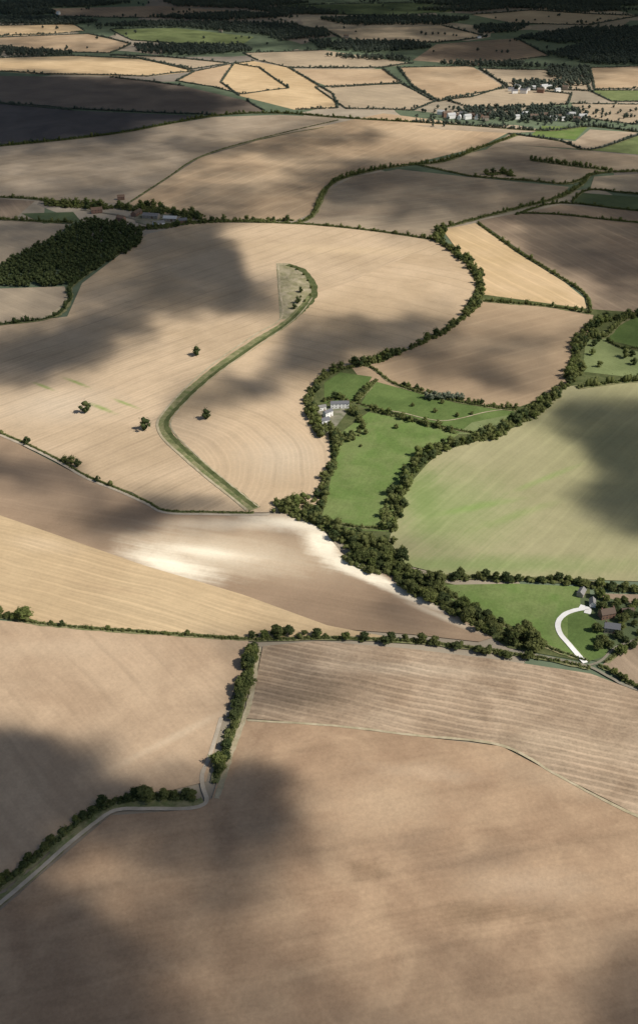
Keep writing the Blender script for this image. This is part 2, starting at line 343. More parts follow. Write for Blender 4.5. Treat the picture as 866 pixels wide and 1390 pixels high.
# lower half
ff([(-250,510),(0,590),(100,642),(180,672),(225,695),(330,700),(400,698),(440,722),(464,752),(500,768),(545,790),(600,825),(668,866),(650,872),(560,862),(400,850),(190,772),(0,702),(-250,640)],'chalk',"bare brown field with chalky white soil patches")
ff([(-250,640),(0,700),(195,768),(330,808),(445,850),(530,866),(430,866),(340,866),(150,856),(0,840),(-250,830)],'goldlow',"golden stubble wedge with curved tramlines")
ff([(-300,842),(0,843),(150,858),(337,868),(338,890),(303,975),(280,1062),(180,1087),(120,1112),(60,1153),(0,1200),(-300,1400)],'lowleft',"smooth tan field beside a country lane")
ff([(-300,1500),(0,1238),(60,1185),(150,1108),(262,1100),(288,1085),(302,1040),(334,978),(450,987),(560,1000),(680,1014),(760,1056),(866,1110),(1100,1230),(1200,1560),(-300,1560)],'low',"large bare pinkish-brown field")
ff([(334,976),(345,940),(357,878),(430,871),(560,882),(680,897),(800,915),(866,940),(1100,1020),(1100,1225),(866,1108),(760,1054),(680,1012),(560,998),(450,985)],'plough',"ridged ploughed field with parallel furrows")

# ---------------------------------------------------------------- verges, tracks, roads
Z=0.9
def rb(P,wd,mk,name,label,cat,dz=0.0,jit=0.3): ribbon(P,wd,M[mk],name,label,cat,Z+dz,jit)
strip=[(398,362),(412,372),(424,388),(424,402),(410,420),(385,442),(350,463),(300,497),(260,530),(234,556),(222,574),(228,592),(250,614),(282,642),(318,670),(346,692)]
field([(375,358),(392,358),(414,366),(428,388),(427,406),(400,434),(380,434),(378,400)],M['rough'],"pale bare wedge of ground around a ditch head","grass","grass_patch")
rb([(390,360),(410,367),(424,384),(425,404),(408,424)],9,'vergedark','grass_strip',"dark scrubby grass edge of a field wedge",'grass',0.01,0.5)
rb(strip[3:],12,'verge','grass_strip',"long curved grass strip along a drainage ditch",'grass',0.0,0.2)
rb([(378,360),(380,395),(382,432),(345,456),(296,490),(254,526),(226,556),(214,576),(222,596),(246,619),(278,647),(312,674),(336,694)],2.6,'paleverge','track',"pale worn farm track beside a ditch",'track',0.05,0.3)
rb([(424,405),(404,430),(360,464),(308,499),(268,532),(241,560),(232,576),(240,592),(262,614),(292,641),(326,669),(352,690)],1.6,'paleverge','track',"pale worn farm track beside a ditch",'track',0.05,0.3)
rb([(417,412),(392,438),(354,464),(303,499),(263,532),(237,559),(226,575),(233,592),(255,614),(286,641),(321,669),(347,690)],4.6,'vergedark','ditch',"dark overgrown drainage ditch through stubble",'ditch',0.06,0.5)
H2=[(-200,518),(-60,562),(0,588),(40,605),(80,625),(120,648),(165,666),(200,682),(225,694),(280,696),(345,697)]
rb([(x,y+3) for x,y in H2]+[(366,699)],3.0,'track','track',"pale farm track beside a hedge",'track',0.02,0.15)
rb([(-60,1275),(0,1228),(45,1190),(90,1150),(130,1118),(158,1101),(200,1099),(250,1099),(273,1095),(281,1087),(276,1070),(275,1052),(284,1030),(293,1002),(301,975)],2.7,'lane','road',"narrow winding country lane",'road',0.05,0.15)
rb([(-60,1272),(0,1225),(45,1187),(90,1147),(130,1115),(160,1097),(255,1094),(276,1088)],6,'verge','grass_verge',"rough grass verge beside the lane",'verge',0.0,0.5)
rb([(336,979),(450,986),(560,999),(680,1013),(760,1056),(866,1110),(1050,1190)],2.0,'paleverge','track',"pale grassy margin between two fields",'track',0.0,0.6)
rb([(352,880),(344,930),(336,965),(318,1012),(306,1050),(294,1085)],3.5,'paleverge','grass_verge',"pale grass margin beside a tree row",'verge',0.0,0.5)
rb([(798,827),(782,829),(766,835),(757,846),(759,860),(771,875),(784,890),(794,901)],4.0,'gravel','driveway',"curved white gravel driveway",'driveway',0.08,0.1)
rb([(786,824),(797,828),(796,834)],5,'gravel','driveway',"white gravel turning area by a house",'driveway',0.09,0.0)
rb([(690,884),(740,893),(796,905),(830,922),(866,938),(1050,1000)],2.4,'lanedark','road',"narrow lane beside a hedge",'road',0.05,0.05)
rb([(796,905),(815,898),(835,880),(866,868)],2.0,'lanedark','road',"farm access lane",'road',0.05,0.05)
rb([(500,556),(540,560),(600,572),(660,560),(690,556)],1.4,'paleverge','track',"pale worn path through a meadow",'track',0.0,0.2)
rb([(172,278),(230,240),(272,214),(350,190),(440,173)],4,'verge','grass_verge',"thin grassy field margin",'verge',0.0,0.5)
rb([(0,439),(60,432),(90,410),(96,392)],4,'paleverge','track',"pale track round a field corner",'track',0.0,0.2)
rb([(110,285),(160,292),(200,300),(270,300)],5,'lanedark','road',"lane through a farmstead",'road',0.02,0.1)
field([(180,288),(250,292),(262,303),(215,310),(185,302)],M['yard'],"pale concrete farmyard","yard",name="yard")
field([(430,552),(466,552),(470,562),(450,588),(434,590)],M['yard'],"gravel yard around a white farmhouse","yard",name="yard")

# ---------------------------------------------------------------- foliage
def leaf_mat(name,c1,c2,c3):
    m=NT(name); g=m.n("ShaderNodeNewGeometry"); oi=m.n("ShaderNodeObjectInfo")
    n=m.noise(g.outputs["Position"],1/11,2,0.6)
    v=m.math('ADD',n,m.math('MULTIPLY',m.math('SUBTRACT',oi.outputs["Random"],0.5),0.5))
    c=m.mix(m.ramp(v,0.3,0.7),c1,c2)
    isl=g.outputs["Random Per Island"]
    c=m.mix(m.math('MULTIPLY',m.ramp(isl,0.5,1.0),0.6),c,c3)
    b=m.n("ShaderNodeBsdfDiffuse"); m.put(b.inputs[0],c)
    t=m.n("ShaderNodeBsdfTranslucent"); m.put(t.inputs[0],m.scale(c,1.4))
    mx=m.n("ShaderNodeMixShader"); mx.inputs[0].default_value=0.4
    m.t.links.new(b.outputs[0],mx.inputs[1]); m.t.links.new(t.outputs[0],mx.inputs[2])
    o=m.n("ShaderNodeOutputMaterial"); m.t.links.new(mx.outputs[0],o.inputs[0]); return m.m
LEAF=leaf_mat("foliage",(0.09,0.112,0.04),(0.155,0.17,0.062),(0.22,0.225,0.09))
LEAFD=leaf_mat("foliage_dark",(0.06,0.082,0.034),(0.10,0.12,0.05),(0.15,0.17,0.07))
LEAFB=leaf_mat("foliage_bright",(0.13,0.16,0.05),(0.19,0.21,0.07),(0.25,0.26,0.10))
LEAFG=leaf_mat("foliage_grey",(0.14,0.165,0.11),(0.20,0.22,0.155),(0.28,0.30,0.22))
LEAFHAZE=leaf_mat("foliage_haze_tint",(0.085,0.105,0.085),(0.115,0.135,0.105),(0.15,0.17,0.125))  # far foliage: distance haze put into the leaf colour, lighter and bluer
mb=NT("bark"); BARK=mb.out(mb.scale((0.11,0.085,0.06),mb.math('ADD',mb.noise(mb.n("ShaderNodeNewGeometry").outputs["Position"],2.0),0.6)))

# octahedron subdivided once, as clump core
def core_template():
    V=[(1,0,0),(-1,0,0),(0,1,0),(0,-1,0),(0,0,1),(0,0,-1)]
    Fc=[(0,2,4),(2,1,4),(1,3,4),(3,0,4),(2,0,5),(1,2,5),(3,1,5),(0,3,5)]
    V=[np.array(v,float) for v in V]; cache={}; nf=[]
    def mid(a,b):
        k=(min(a,b),max(a,b))
        if k not in cache:
            p=V[a]+V[b]; V.append(p/np.linalg.norm(p)); cache[k]=len(V)-1
        return cache[k]
    for a,b,c in Fc:
        x,y,z=mid(a,b),mid(b,c),mid(c,a); nf+=[(a,x,z),(x,b,y),(z,y,c),(x,y,z)]
    return np.array(V),np.array(nf)
CV,CF=core_template()
def clumps(C,Rr,nleaf,ls,rg,core=0.72):
    """C (k,3) centres, Rr (k,3) radii; nleaf leaf faces per clump of size ls (scalar or k)"""
    k=len(C); 
    jit=1+0.28*(rg.random((k,len(CV),1))-0.5)*2
    cv=(C[:,None,:]+CV[None]*Rr[:,None,:]*core*jit).reshape(-1,3)
    cf=(CF[None]+ (np.arange(k)*len(CV))[:,None,None]).reshape(-1,3)
    d=rg.normal(size=(k,nleaf,3)); d[...,2]=np.abs(d[...,2])*0.9-0.25*rg.random((k,nleaf)); d/=np.linalg.norm(d,axis=2,keepdims=True)
    p=C[:,None,:]+d*Rr[:,None,:]*(0.68+0.62*rg.random((k,nleaf,1)))
    nn=d+0.6*rg.normal(size=d.shape); nn[...,2]+=0.35; nn/=np.linalg.norm(nn,axis=2,keepdims=True)
    a=np.cross(nn,rg.normal(size=d.shape)); a/=np.linalg.norm(a,axis=2,keepdims=True); b=np.cross(nn,a)
    s=(np.broadcast_to(np.asarray(ls,float).reshape(-1,1,1),(k,1,1)))*(0.6+0.8*rg.random((k,nleaf,1)))
    a=a*s*0.5; b=b*s*0.5*0.75
    q=np.stack([p-a-b,p+a-b*0.6,p+a*0.8+b,p-a*0.7+b],axis=2).reshape(-1,3)
    qf=np.arange(len(q)).reshape(-1,4)
    return cv,cf,q,qf
def clump_mesh(name,C,Rr,nleaf,ls,rg,mats,core=0.72,extra=None):
    cv,cf,q,qf=clumps(C,Rr,nleaf,ls,rg,core)
    V=np.concatenate([q,cv]); FT=cf+len(q)
    mit=np.zeros(len(FT),int)
    if extra is not None:
        ev,ef=extra; FT=np.concatenate([FT,ef+len(V)]); V=np.concatenate([V,ev]); mit=np.concatenate([mit,np.ones(len(ef),int)])
    return mesh_np(name,V,qf,FT,mats,None,mit)

def trunk_geo(h,r,rg):
    vs=[];fs=[]
    def tube(p0,p1,r0,r1,n=7,seg=3,bend=0.0):
        p0=np.array(p0,float);p1=np.array(p1,float); d=p1-p0; d/=np.linalg.norm(d)
        u=np.cross(d,(0.3,1,0.2)); u/=np.linalg.norm(u); v=np.cross(d,u); base=len(vs)
        for s in range(seg+1):
            t=s/seg; c=p0+(p1-p0)*t+u*bend*math.sin(t*math.pi); rr=r0+(r1-r0)*t
            for i in range(n):
                a=2*math.pi*i/n; vs.append(c+rr*(math.cos(a)*u+math.sin(a)*v))
        for s in range(seg):
            for i in range(n):
                a=base+s*n+i; b=base+s*n+(i+1)%n; fs.append((a,b,b+n)); fs.append((a,b+n,a+n))
    tube((0,0,-0.4),(0,0,h*0.55),r,r*0.6,8,3,0.15)
    for i in range(5):
        a=i*1.256+rg.random()*0.6; z0=h*(0.28+0.05*i); L=h*0.32
        tube((0,0,z0),(math.cos(a)*L,math.sin(a)*L,z0+L*0.75),r*0.42,r*0.12,6,3,0.2)
    return np.array(vs),np.array(fs)
def tree_shape(kind,rg):
    """unit tree about 10 m crown width 9; returns crown clump centres+radii"""
    if kind=='tall': R_,Hh,n=3.2,12.0,15
    elif kind=='bush': R_,Hh,n=3.2,4.6,10
    else: R_,Hh,n=4.8,10.0,21
    C=[];Q=[]
    ex=0.72+0.56*rg.random()
    for i in range(n):
        a=i*2.4+rg.random(); rr=R_*0.82*math.sqrt((i+0.3)/n)*(0.6+0.6*rg.random())
        zt=Hh*0.84-(rr/R_)**2*Hh*0.38
        z=zt-rg.random()*Hh*0.28
        s=R_*(0.18+0.24*rg.random())
        C.append((rr*math.cos(a)*ex,rr*math.sin(a)/ex,z)); Q.append((s,s,s*0.85))
    for i in range(n//3):
        a=i*2.1+rg.random(); rr=R_*0.5; s=R_*0.38
        C.append((rr*math.cos(a),rr*math.sin(a),Hh*0.36)); Q.append((s,s,s*0.8))
    return np.array(C),np.array(Q),Hh
protos={}
for kd,mat,cnt in (('round',LEAF,5),('tall',LEAF,2),('bush',LEAF,3),('round',LEAFD,3),('round',LEAFB,2),('tall',LEAFG,1)):
    for _ in range(cnt):
        C,Q,Hh=tree_shape(kd,rng)
        tv,tf=trunk_geo(Hh,0.28 if kd!='bush' else 0.12,rng)
        key=(kd,mat.name)
        st=rng.bit_generator.state
        full=clump_mesh("tree_mesh",C,Q,36,0.78,rng,[mat,BARK],extra=(tv,tf))
        rng.bit_generator.state=st
        crown=clump_mesh("crown_mesh",C,Q,36,0.78,rng,[mat])
        trunk=mesh_np("trunk_mesh",tv,np.zeros((0,4),int),tf,[BARK])
        protos.setdefault(key,[]).append((full,crown,trunk))

trees=[]   # (X,Y,scale,key,label,group)
under=[]   # undergrowth clumps
LBL={('round','foliage'):"broad leafy green hedgerow tree",('tall','foliage'):"tall narrow leafy tree",('bush','foliage'):"low rounded green bush",
     ('round','foliage_dark'):"dark broad-crowned mature tree",('round','foliage_bright'):"bright green rounded tree",('tall','foliage_grey'):"pale grey-green willow or poplar"}
def T1(px,py,s=1.0,kd='round',mt='foliage',label=None,group=None):
    X,Y=G(px,py); trees.append((X,Y,s,(kd,mt),label or LBL[(kd,mt)]+" in farmland",group))
MX=(('round','foliage'),('round','foliage_dark'),('tall','foliage'),('bush','foliage'),('round','foliage_bright'))
def belt(P,wid,space,smin=0.45,smax=1.3,pr=(0.36,0.20,0.08,0.20,0.16),group="trees in the wooded belt",ug=True):
    pts=[Vector(G(*p)) for p in catmull(P,0.25)]
    for i in range(len(pts)-1):
        a,b=pts[i],pts[i+1]; L=(b-a).length; d=(b-a)/max(L,1e-6); nr=Vector((-d.y,d.x))
        wv_=wid*(0.65+0.9*noise.noise(Vector((a.x*0.025,a.y*0.025,4)))+0.25)
        n=L/space*max(1,wv_/space)*1.3; k=int(n)+(random.random()<n-int(n))
        for _ in range(k):
            q=a+d*random.random()*L+nr*(random.random()-0.5)*wv_
            if any((q.x-t[0])**2+(q.y-t[1])**2<(space*0.46)**2 for t in trees[-60:]): continue
            ky=MX[min(4,int(np.searchsorted(np.cumsum(pr),random.random()*0.999)))]
            trees.append((q.x,q.y,smin+random.random()*(smax-smin),ky,LBL[ky]+" in a wooded belt",group))
        if ug:
            for _ in range(int(L/2.4*max(1,wv_/6))+1):
                q=a+d*random.random()*L+nr*(random.random()-0.5)*wv_; under.append((q.x,q.y,random.uniform(1.4,3.2),smax))
B1=[(372,688),(405,692),(435,712),(470,735),(500,752),(530,772),(560,792),(600,812),(640,842),(685,864),(735,882)]
belt(B1,20,6.6); 
belt([(468,728),(500,738),(528,745),(535,765),(510,775),(480,750)],20,7)
belt([(525,722),(533,695),(545,665),(562,635),(590,612),(630,602),(670,592),(705,572),(735,550),(765,525)],15,6.6,0.45,1.2)
belt([(765,525),(782,502),(780,478),(797,450),(815,438),(845,432),(880,424)],15,7.4)
belt([(430,690),(441,660),(452,628),(458,600),(448,582),(424,566),(418,548),(430,522),(450,506),(480,498)],8,6.6,0.4,1.1)
belt([(480,498),(520,488),(560,472),(600,452),(632,430),(648,405),(650,382),(640,364),(620,345),(596,327),(600,310)],11,6.4,0.45,1.2)
belt([(575,784),(640,786),(700,788),(760,790),(800,795),(866,804),(950,812)],7,6,0.4,0.9)
belt([(640,830),(690,850),(740,876)],8,6.5,0.5,1.0)
belt([(340,868),(380,862),(440,866),(500,872),(560,872),(620,880),(680,890),(740,898)],4,6.0,0.35,0.8,pr=(0.3,0.2,0.0,0.4,0.1),group="trees along the field hedge",ug=False)
belt([(0,838),(60,848),(150,856),(240,862),(340,868)],3,11,0.3,0.6,pr=(0.2,0.1,0.0,0.6,0.1),group="trees along the field hedge",ug=False)
belt([(346,880),(340,905),(333,935),(322,965),(312,1000),(301,1036),(294,1058)],5,5.6,0.45,1.0,pr=(0.35,0.3,0,0.2,0.15),group="trees beside the country lane")
belt([(-40,1235),(0,1200),(45,1165),(90,1128),(130,1098),(165,1086),(215,1080),(264,1083)],4.5,4.6,0.35,0.85,pr=(0.25,0.35,0,0.3,0.1),group="trees beside the country lane")
belt([(430,552),(425,570),(436,594)],8,7); belt([(478,556),(492,578),(482,592),(462,598)],8,6.5,0.5,0.9)
belt([(484,545),(500,525),(510,518)],5,6,0.5,0.8)
belt([(440,545),(456,542),(474,546)],5,6,0.6,0.9)
belt([(500,556),(560,572),(620,588)],5,6,0.4,0.85); belt([(545,522),(620,543),(700,556)],4,6,0.4,0.7)
for x in range(578,632,6): T1(x,541+random.random()*3,0.75+random.random()*0.2,'tall','foliage_grey',"pale grey-green poplar in a row","poplars in a row")
for x,y,s in ((267,483,1.25),(117,561,1.4),(197,584,1.4),(280,569,1.25),(404,412,0.9),(408,397,0.8),(399,420,0.8)): T1(x,y,s,'round','foliage_dark',"lone dark tree standing in stubble")
for x,y in ((396,363),(404,367),(412,374),(418,382),(423,392),(421,402),(414,410),(408,404)): T1(x,y,0.45+random.random()*0.3,'bush')
T1(34,840,1.3,'round','foliage_bright',"large bright green tree at a hedge end"); T1(12,836,0.7,'bush'); T1(0,834,0.8)
for x,y,s in ((37,603,0.8),(98,630,0.95),(106,634,0.9),(133,654,0.6),(90,627,0.7),(198,1084,1.15),(337,905,1.05),(328,938,1.1),(376,864,1.0),(392,862,0.9),(430,864,0.8),(495,868,0.8),(530,870,0.8),(255,862,0.5),(85,850,0.5)): T1(x,y,s,'round','foliage_dark' if random.random()<0.5 else 'foliage')
for x,y,s in ((490,607,0.3),(538,582,0.5),(590,560,0.5),(620,566,0.5),(560,552,0.4),(640,563,0.4),(600,548,0.5),(496,590,0.6),(480,598,0.5),(474,600,0.6)): T1(x,y,s,'round','foliage')
for x,y in ((812,464),(806,470),(803,482),(848,486),(856,484),(860,496),(812,499),(808,454)): T1(x,y,0.6+random.random()*0.6,'round',random.choice(('foliage','foliage_bright','foliage_dark')))
for x,y in ((812,812),(845,845),(852,838),(860,850),(838,866),(848,872),(858,880),(862,838),(813,872),(836,822),(842,888),(826,880),(866,862),(810,882),(822,816),(862,824),(846,818),(808,858),(856,830),(816,828),(842,855),(834,832),(818,874)): T1(x,y,0.5+random.random()*0.4,'round',random.choice(('foliage','foliage_bright','foliage_dark')))
belt([(820,905),(850,925),(880,942),(940,965)],3,5,0.4,0.6)
# farmstead woods upper left
belt([(60,278),(110,280),(150,282),(190,284),(240,290),(275,296)],30,13,0.9,1.4,group="trees around the farmstead")
belt([(180,312),(230,308),(275,302),(340,300),(400,300)],12,12,0.6,1.1)
belt([(660,238),(686,236),(694,240)],16,14,0.8,1.2)

trees.sort(key=lambda t:t[1])
ind=trees[:300]; rest=trees[300:]
for i,(X,Y,s,ky,lb,gp) in enumerate(ind):
    pr=random.choice(protos[ky]); rz=random.random()*6.28; sz=s*(0.85+0.4*random.random()); s*=1.08
    nm0="tree" if ky[0]!='bush' else "bush"
    if i<110:
        e=bpy.data.objects.new(nm0,None); e.empty_display_size=1; e.location=(X,Y,0); e.rotation_euler=(0,0,rz); e.scale=(s,s,sz); col.objects.link(e)
        finish(e,lb,nm0,None,gp or "trees scattered over the farmland")
        for nm,me in (("crown",pr[1]),("trunk",pr[2])):
            c=bpy.data.objects.new(nm,me); c.parent=e; col.objects.link(c)
    else:
        o=bpy.data.objects.new(nm0,pr[0]); o.location=(X,Y,0); o.rotation_euler=(0,0,rz); o.scale=(s,s,sz); col.objects.link(o)
        finish(o,lb,nm0,None,gp or "trees scattered over the farmland")
# the remaining belt trees as one woodland mass
def far_trees_mesh(name,pts,mats,nl=26):
    """pts: X,Y,scale"""
    P=np.array(pts); k=len(P); C=[];Q=[];LS=[]
    for X,Y,s in P:
        for j in range(6):
            a=rng.random()*6.28; rr=(0 if j==0 else 3.1*s*(0.5+0.7*rng.random()))
            C.append((X+rr*math.cos(a),Y+rr*math.sin(a),(6.5-2.6*(j>0)+rng.random()*1.6)*s)); q=(2.8 if j==0 else 1.4+rng.random()*1.3)*s; Q.append((q,q,q*0.95)); LS.append(max(0.9,1.1/scl_world(Y)))
    C=np.array(C);Q=np.array(Q)
    lowC=np.stack([P[:,0],P[:,1],P[:,2]*2.5],1); lowQ=np.stack([P[:,2]*2.9]*2+[P[:,2]*2.8],1)
    C=np.concatenate([C,lowC]);Q=np.concatenate([Q,lowQ]); LS=np.concatenate([LS,np.maximum(0.9,1.1/scl_world(P[:,1]))])
    return clump_mesh(name,C,Q,nl,LS,rng,mats)
if rest:
    for kk,mt in (('foliage',LEAF),('foliage_dark',LEAFD),('foliage_bright',LEAFB),('foliage_grey',LEAFG)):
        pp=[(t[0],t[1],t[2]*(1.08 if t[3][0]!='bush' else 0.6)) for t in rest if t[3][1]==kk]
        if pp: finish(link_me("woodland",far_trees_mesh("woodland_mesh",pp,[mt],24)),"wooded belts of mature trees along the stream","trees","stuff")
C=np.array([(x,y,r*0.5*s) for x,y,r,s in under]); Q=np.array([(r,r,r*0.7*s) for x,y,r,s in under])
finish(link_me("undergrowth",clump_mesh("undergrowth_mesh",C,Q,14,np.maximum(0.8,1.1/scl_world(C[:,1])),rng,[LEAF])),"dense bushy undergrowth filling the wooded belts","bushes","stuff")

# ---- hedges
def hedge(P,wid,hei,label="clipped green field hedge",verge=True,trees_every=None,mat=LEAF,smooth=True,vm='verge',gap=0.0):
    pts=catmull(P,0.25) if smooth else P
    w=[Vector(G(*p)) for p in pts]
    C=[];Q=[];LS=[]
    for i in range(len(w)-1):
        a,b=w[i],w[i+1]; L=(b-a).length
        if L<0.01: continue
        sc=scl_world((a.y+b.y)/2); step=max(wid*0.5,1.2/sc); n=max(1,int(L/step))
        for j in range(n):
            if random.random()<gap: continue
            q=a+(b-a)*((j+random.random()*0.6)/n)
            hh=hei*(0.5+0.9*random.random()); ww=max(wid*(0.38+0.3*random.random()),0.5/sc)
            if trees_every and random.random()<step/trees_every*(1+2.2*noise.noise(Vector((q.x*0.01,q.y*0.01,7)))): hh=hei*1.4+1.5+random.random()*3.5; ww=max(wid*0.65,1.8+random.random()*2.2)
            C.append((q.x+random.uniform(-.3,.3)*wid,q.y+random.uniform(-.3,.3)*wid,hh*0.5)); Q.append((ww,ww*random.uniform(0.8,1.2),hh*0.55)); LS.append(max(0.55,1.0/sc))
    if not C: return
    me=clump_mesh("hedge_mesh",np.array(C),np.array(Q),22 if scl(P[0][1])>0.8 else 12,np.array(LS),rng,[mat])
    finish(link_me("hedge",me),label,"hedge",None,"hedges between the fields")
    if verge: ribbon(P,wid*1.9,M[vm],"grass_verge","narrow rough grass verge below a hedge","verge",Z-0.05,0.5,smooth)
hedge([(-150,828),(0,838),(60,848),(150,856),(250,863),(350,869),(450,867),(560,872),(650,882),(740,895),(800,908)],2.6,2.4,"long thick field hedge with trees",trees_every=45)
hedge([(346,878),(338,915),(325,962),(312,1005),(300,1040),(292,1064)],3,2.6,"dark overgrown hedge beside a lane")
hedge([(-60,1250),(0,1206),(45,1170),(90,1133),(130,1104),(165,1090),(215,1085),(266,1087)],3.2,2.8,"dark overgrown hedge beside a lane",mat=LEAFD)
hedge(H2,2.0,1.8,"low hedge beside a farm track",trees_every=60)
hedge([(575,782),(650,785),(720,787),(790,791),(866,802),(960,812)],3.4,3,"thick hedge below a stubble field")
hedge([(596,796),(640,826),(690,852),(735,876),(796,898)],2.4,2.0,"garden hedge round a paddock")
hedge([(812,904),(840,918),(866,934),(960,968)],2,2,"low hedge beside a lane")
hedge([(822,900),(845,882),(866,868)],2,2,"low hedge beside a farm lane")
hedge([(648,303),(700,340),(765,380),(795,402),(800,425)],3,3,"hedge between gold and brown fields",trees_every=28)
hedge([(655,409),(700,413),(740,416),(800,426)],4,3.5,"thick hedge below a golden field",trees_every=14)
hedge([(600,310),(645,298),(700,284),(760,268),(790,250),(805,237),(866,233),(1000,232)],4.5,4,"tree-lined hedge winding across fields",trees_every=16)
hedge([(180,312),(270,302),(400,304),(500,313),(590,326)],3.5,3,"hedge along the top of a stubble field",trees_every=26)
hedge([(405,303),(425,292),(445,254),(480,238),(540,226),(600,220),(650,202),(700,184)],5.5,4.5,"curving hedgerow full of trees",trees_every=11)
hedge([(640,240),(720,246),(770,250),(800,238)],4,3.5,"hedge between two grey fields",trees_every=40)
hedge([(556,222),(640,240)],3,2.5,"thin hedge between shaded fields")
hedge([(720,218),(780,226),(830,232)],6,6,"short hedgerow full of trees",trees_every=10)
hedge([(700,292),(760,276),(866,287),(1000,296)],3,3,"hedge between brown fields",trees_every=40)
hedge([(700,290),(760,292),(866,303),(1000,310)],3,3,"hedge between brown fields",trees_every=60)
hedge([(776,274),(800,258),(866,264),(1000,268)],3,3,"hedge beside a green pasture",trees_every=30)
hedge([(172,278),(230,240),(272,213),(350,189),(460,163)],2.0,1.2,"thin hedge on a field margin",gap=0.5)
hedge([(0,199),(150,183),(290,158),(380,154),(458,160),(560,166)],4.5,4,"hedge along a dark field",trees_every=24)
hedge([(0,268),(50,271),(100,280)],4,4,"hedge beside a small field",trees_every=14)
hedge([(0,441),(60,434),(84,424),(96,404),(98,388),(150,350),(190,330)],4.5,4,"dark hedge round a field corner",trees_every=14,mat=LEAFD)
hedge([(0,298),(50,301),(100,303)],4,4,"hedge beside a small field",trees_every=14)
hedge([(560,166),(640,171),(740,178),(800,172),(866,180)],5,5,"tree-dotted hedgerow beside a village",trees_every=12,mat=LEAFHAZE)
hedge([(690,182),(760,192),(800,204),(866,184)],4,3.5,"hedge near a village",trees_every=18,mat=LEAFHAZE)
hedge([(418,560),(430,520),(460,502),(500,498),(540,524),(620,546),(700,558)],2.6,2.6,"hedge around a green meadow")
hedge([(484,548),(540,564),(600,580),(650,590)],2.2,2.2,"hedge between two meadows")
hedge([(446,547),(482,546),(512,516)],2,2,"garden hedge round a paddock")
hedge([(782,527),(866,517),(1000,512)],5,4.5,"dense hedgerow above a stubble field",trees_every=9)
hedge([(796,460),(820,458),(842,438),(866,428)],4,4,"hedge round a pasture",trees_every=14)
hedge([(822,463),(845,474),(866,474),(950,480)],2.4,2.4,"low hedge round a pasture",trees_every=20)
hedge([(437,705),(480,716),(528,718)],3,3,"hedge at the foot of a meadow")
for P in outl:
    n=len(P)
    for i in range(n):
        if random.random()<0.85:
            a,b=P[i],P[(i+1)%n]
            if max(a[0],b[0])<-60 or min(a[0],b[0])>930: 
                continue
            hedge([a,((a[0]+b[0])/2,(a[1]+b[1])/2+random.uniform(-0.8,0.8)),b],random.uniform(3,5.5),random.uniform(1.8,4),"distant hedgerow with trees",verge=False,trees_every=random.choice((18,40,80)),mat=LEAFHAZE,gap=random.choice((0,0,0.15)))

# ---- woods
def inside(x,y,P):
    c=False; j=len(P)-1
    for i in range(len(P)):
        if (P[i][1]>y)!=(P[j][1]>y) and x<(P[j][0]-P[i][0])*(y-P[i][1])/(P[j][1]-P[i][1])+P[i][0]: c=not c
        j=i
    return c
def wood(P,space,label,mat=LEAFD,smn=0.9,smx=1.4,nl=14):
    Wp=[G(*p) for p in P]; xs=[p[0] for p in Wp]; ys=[p[1] for p in Wp]; pts=[]
    y=min(ys)
    while y<max(ys):
        x=min(xs)
        while x<max(xs):
            q=(x+random.uniform(-.45,.45)*space,y+random.uniform(-.45,.45)*space)
            if inside(*q,Wp) and random.random()<0.95: pts.append((q[0],q[1],random.uniform(smn,smx)))
            x+=space
        y+=space
    if pts: finish(link_me("woodland",far_trees_mesh("woodland_mesh",pts,[mat],nl)),label,"trees","stuff")
wood([(-200,375),(0,360),(55,335),(90,312),(125,300),(172,306),(196,322),(186,338),(150,356),(98,389),(0,390),(-200,395)],8,"dense dark wood beside small fields",nl=12,smn=0.8,smx=1.2)
DW="distant dark wood between fields"
for P in ([(745,92),(800,93),(800,118),(770,116),(742,103)],[(742,74),(800,58),(866,52),(1000,50),(1000,84),(866,88),(800,88)],[(700,52),(780,40),(866,38),(1000,40),(1000,50),(866,52),(760,60)],
  [(0,66),(60,70),(110,74),(60,77),(0,76)],[(180,62),(330,62),(345,70),(260,76),(190,72)],[(0,24),(60,24),(140,30),(100,34),(0,33)],[(120,36),(230,30),(400,34),(430,46),(350,47),(240,37)],
  [(420,56),(560,58),(590,66),(500,72),(430,66)],[(0,5),(90,2),(180,4),(120,10),(0,12)],[(220,2),(360,0),(420,4),(340,12),(240,9)],[(200,24),(330,18),(400,22),(300,29)],
  [(560,4),(700,0),(866,2),(866,8),(700,12),(600,8)],[(430,26),(560,22),(640,26),(600,34),(470,34)],[(640,36),(720,34),(700,44),(650,46)],[(700,10),(800,10),(866,14),(780,18)],
  [(0,-12),(300,-14),(866,-12),(866,-5),(500,-3),(0,-3)],[(620,150),(700,146),(790,150),(800,166),(700,166),(620,160)],[(350,44),(440,40),(450,50),(380,56)],[(690,112),(770,112),(775,122),(700,124)],
  [(0,14),(60,13),(80,18),(40,22),(0,20)],[(330,12),(420,12),(470,20),(380,20)],[(560,14),(640,16),(690,12),(640,10)],[(440,76),(540,78),(560,84),(470,80)],[(590,86),(700,86),(745,92),(640,92)]):
    wood(P,14,DW,mat=LEAFHAZE,smn=1.0,smx=1.6,nl=7)
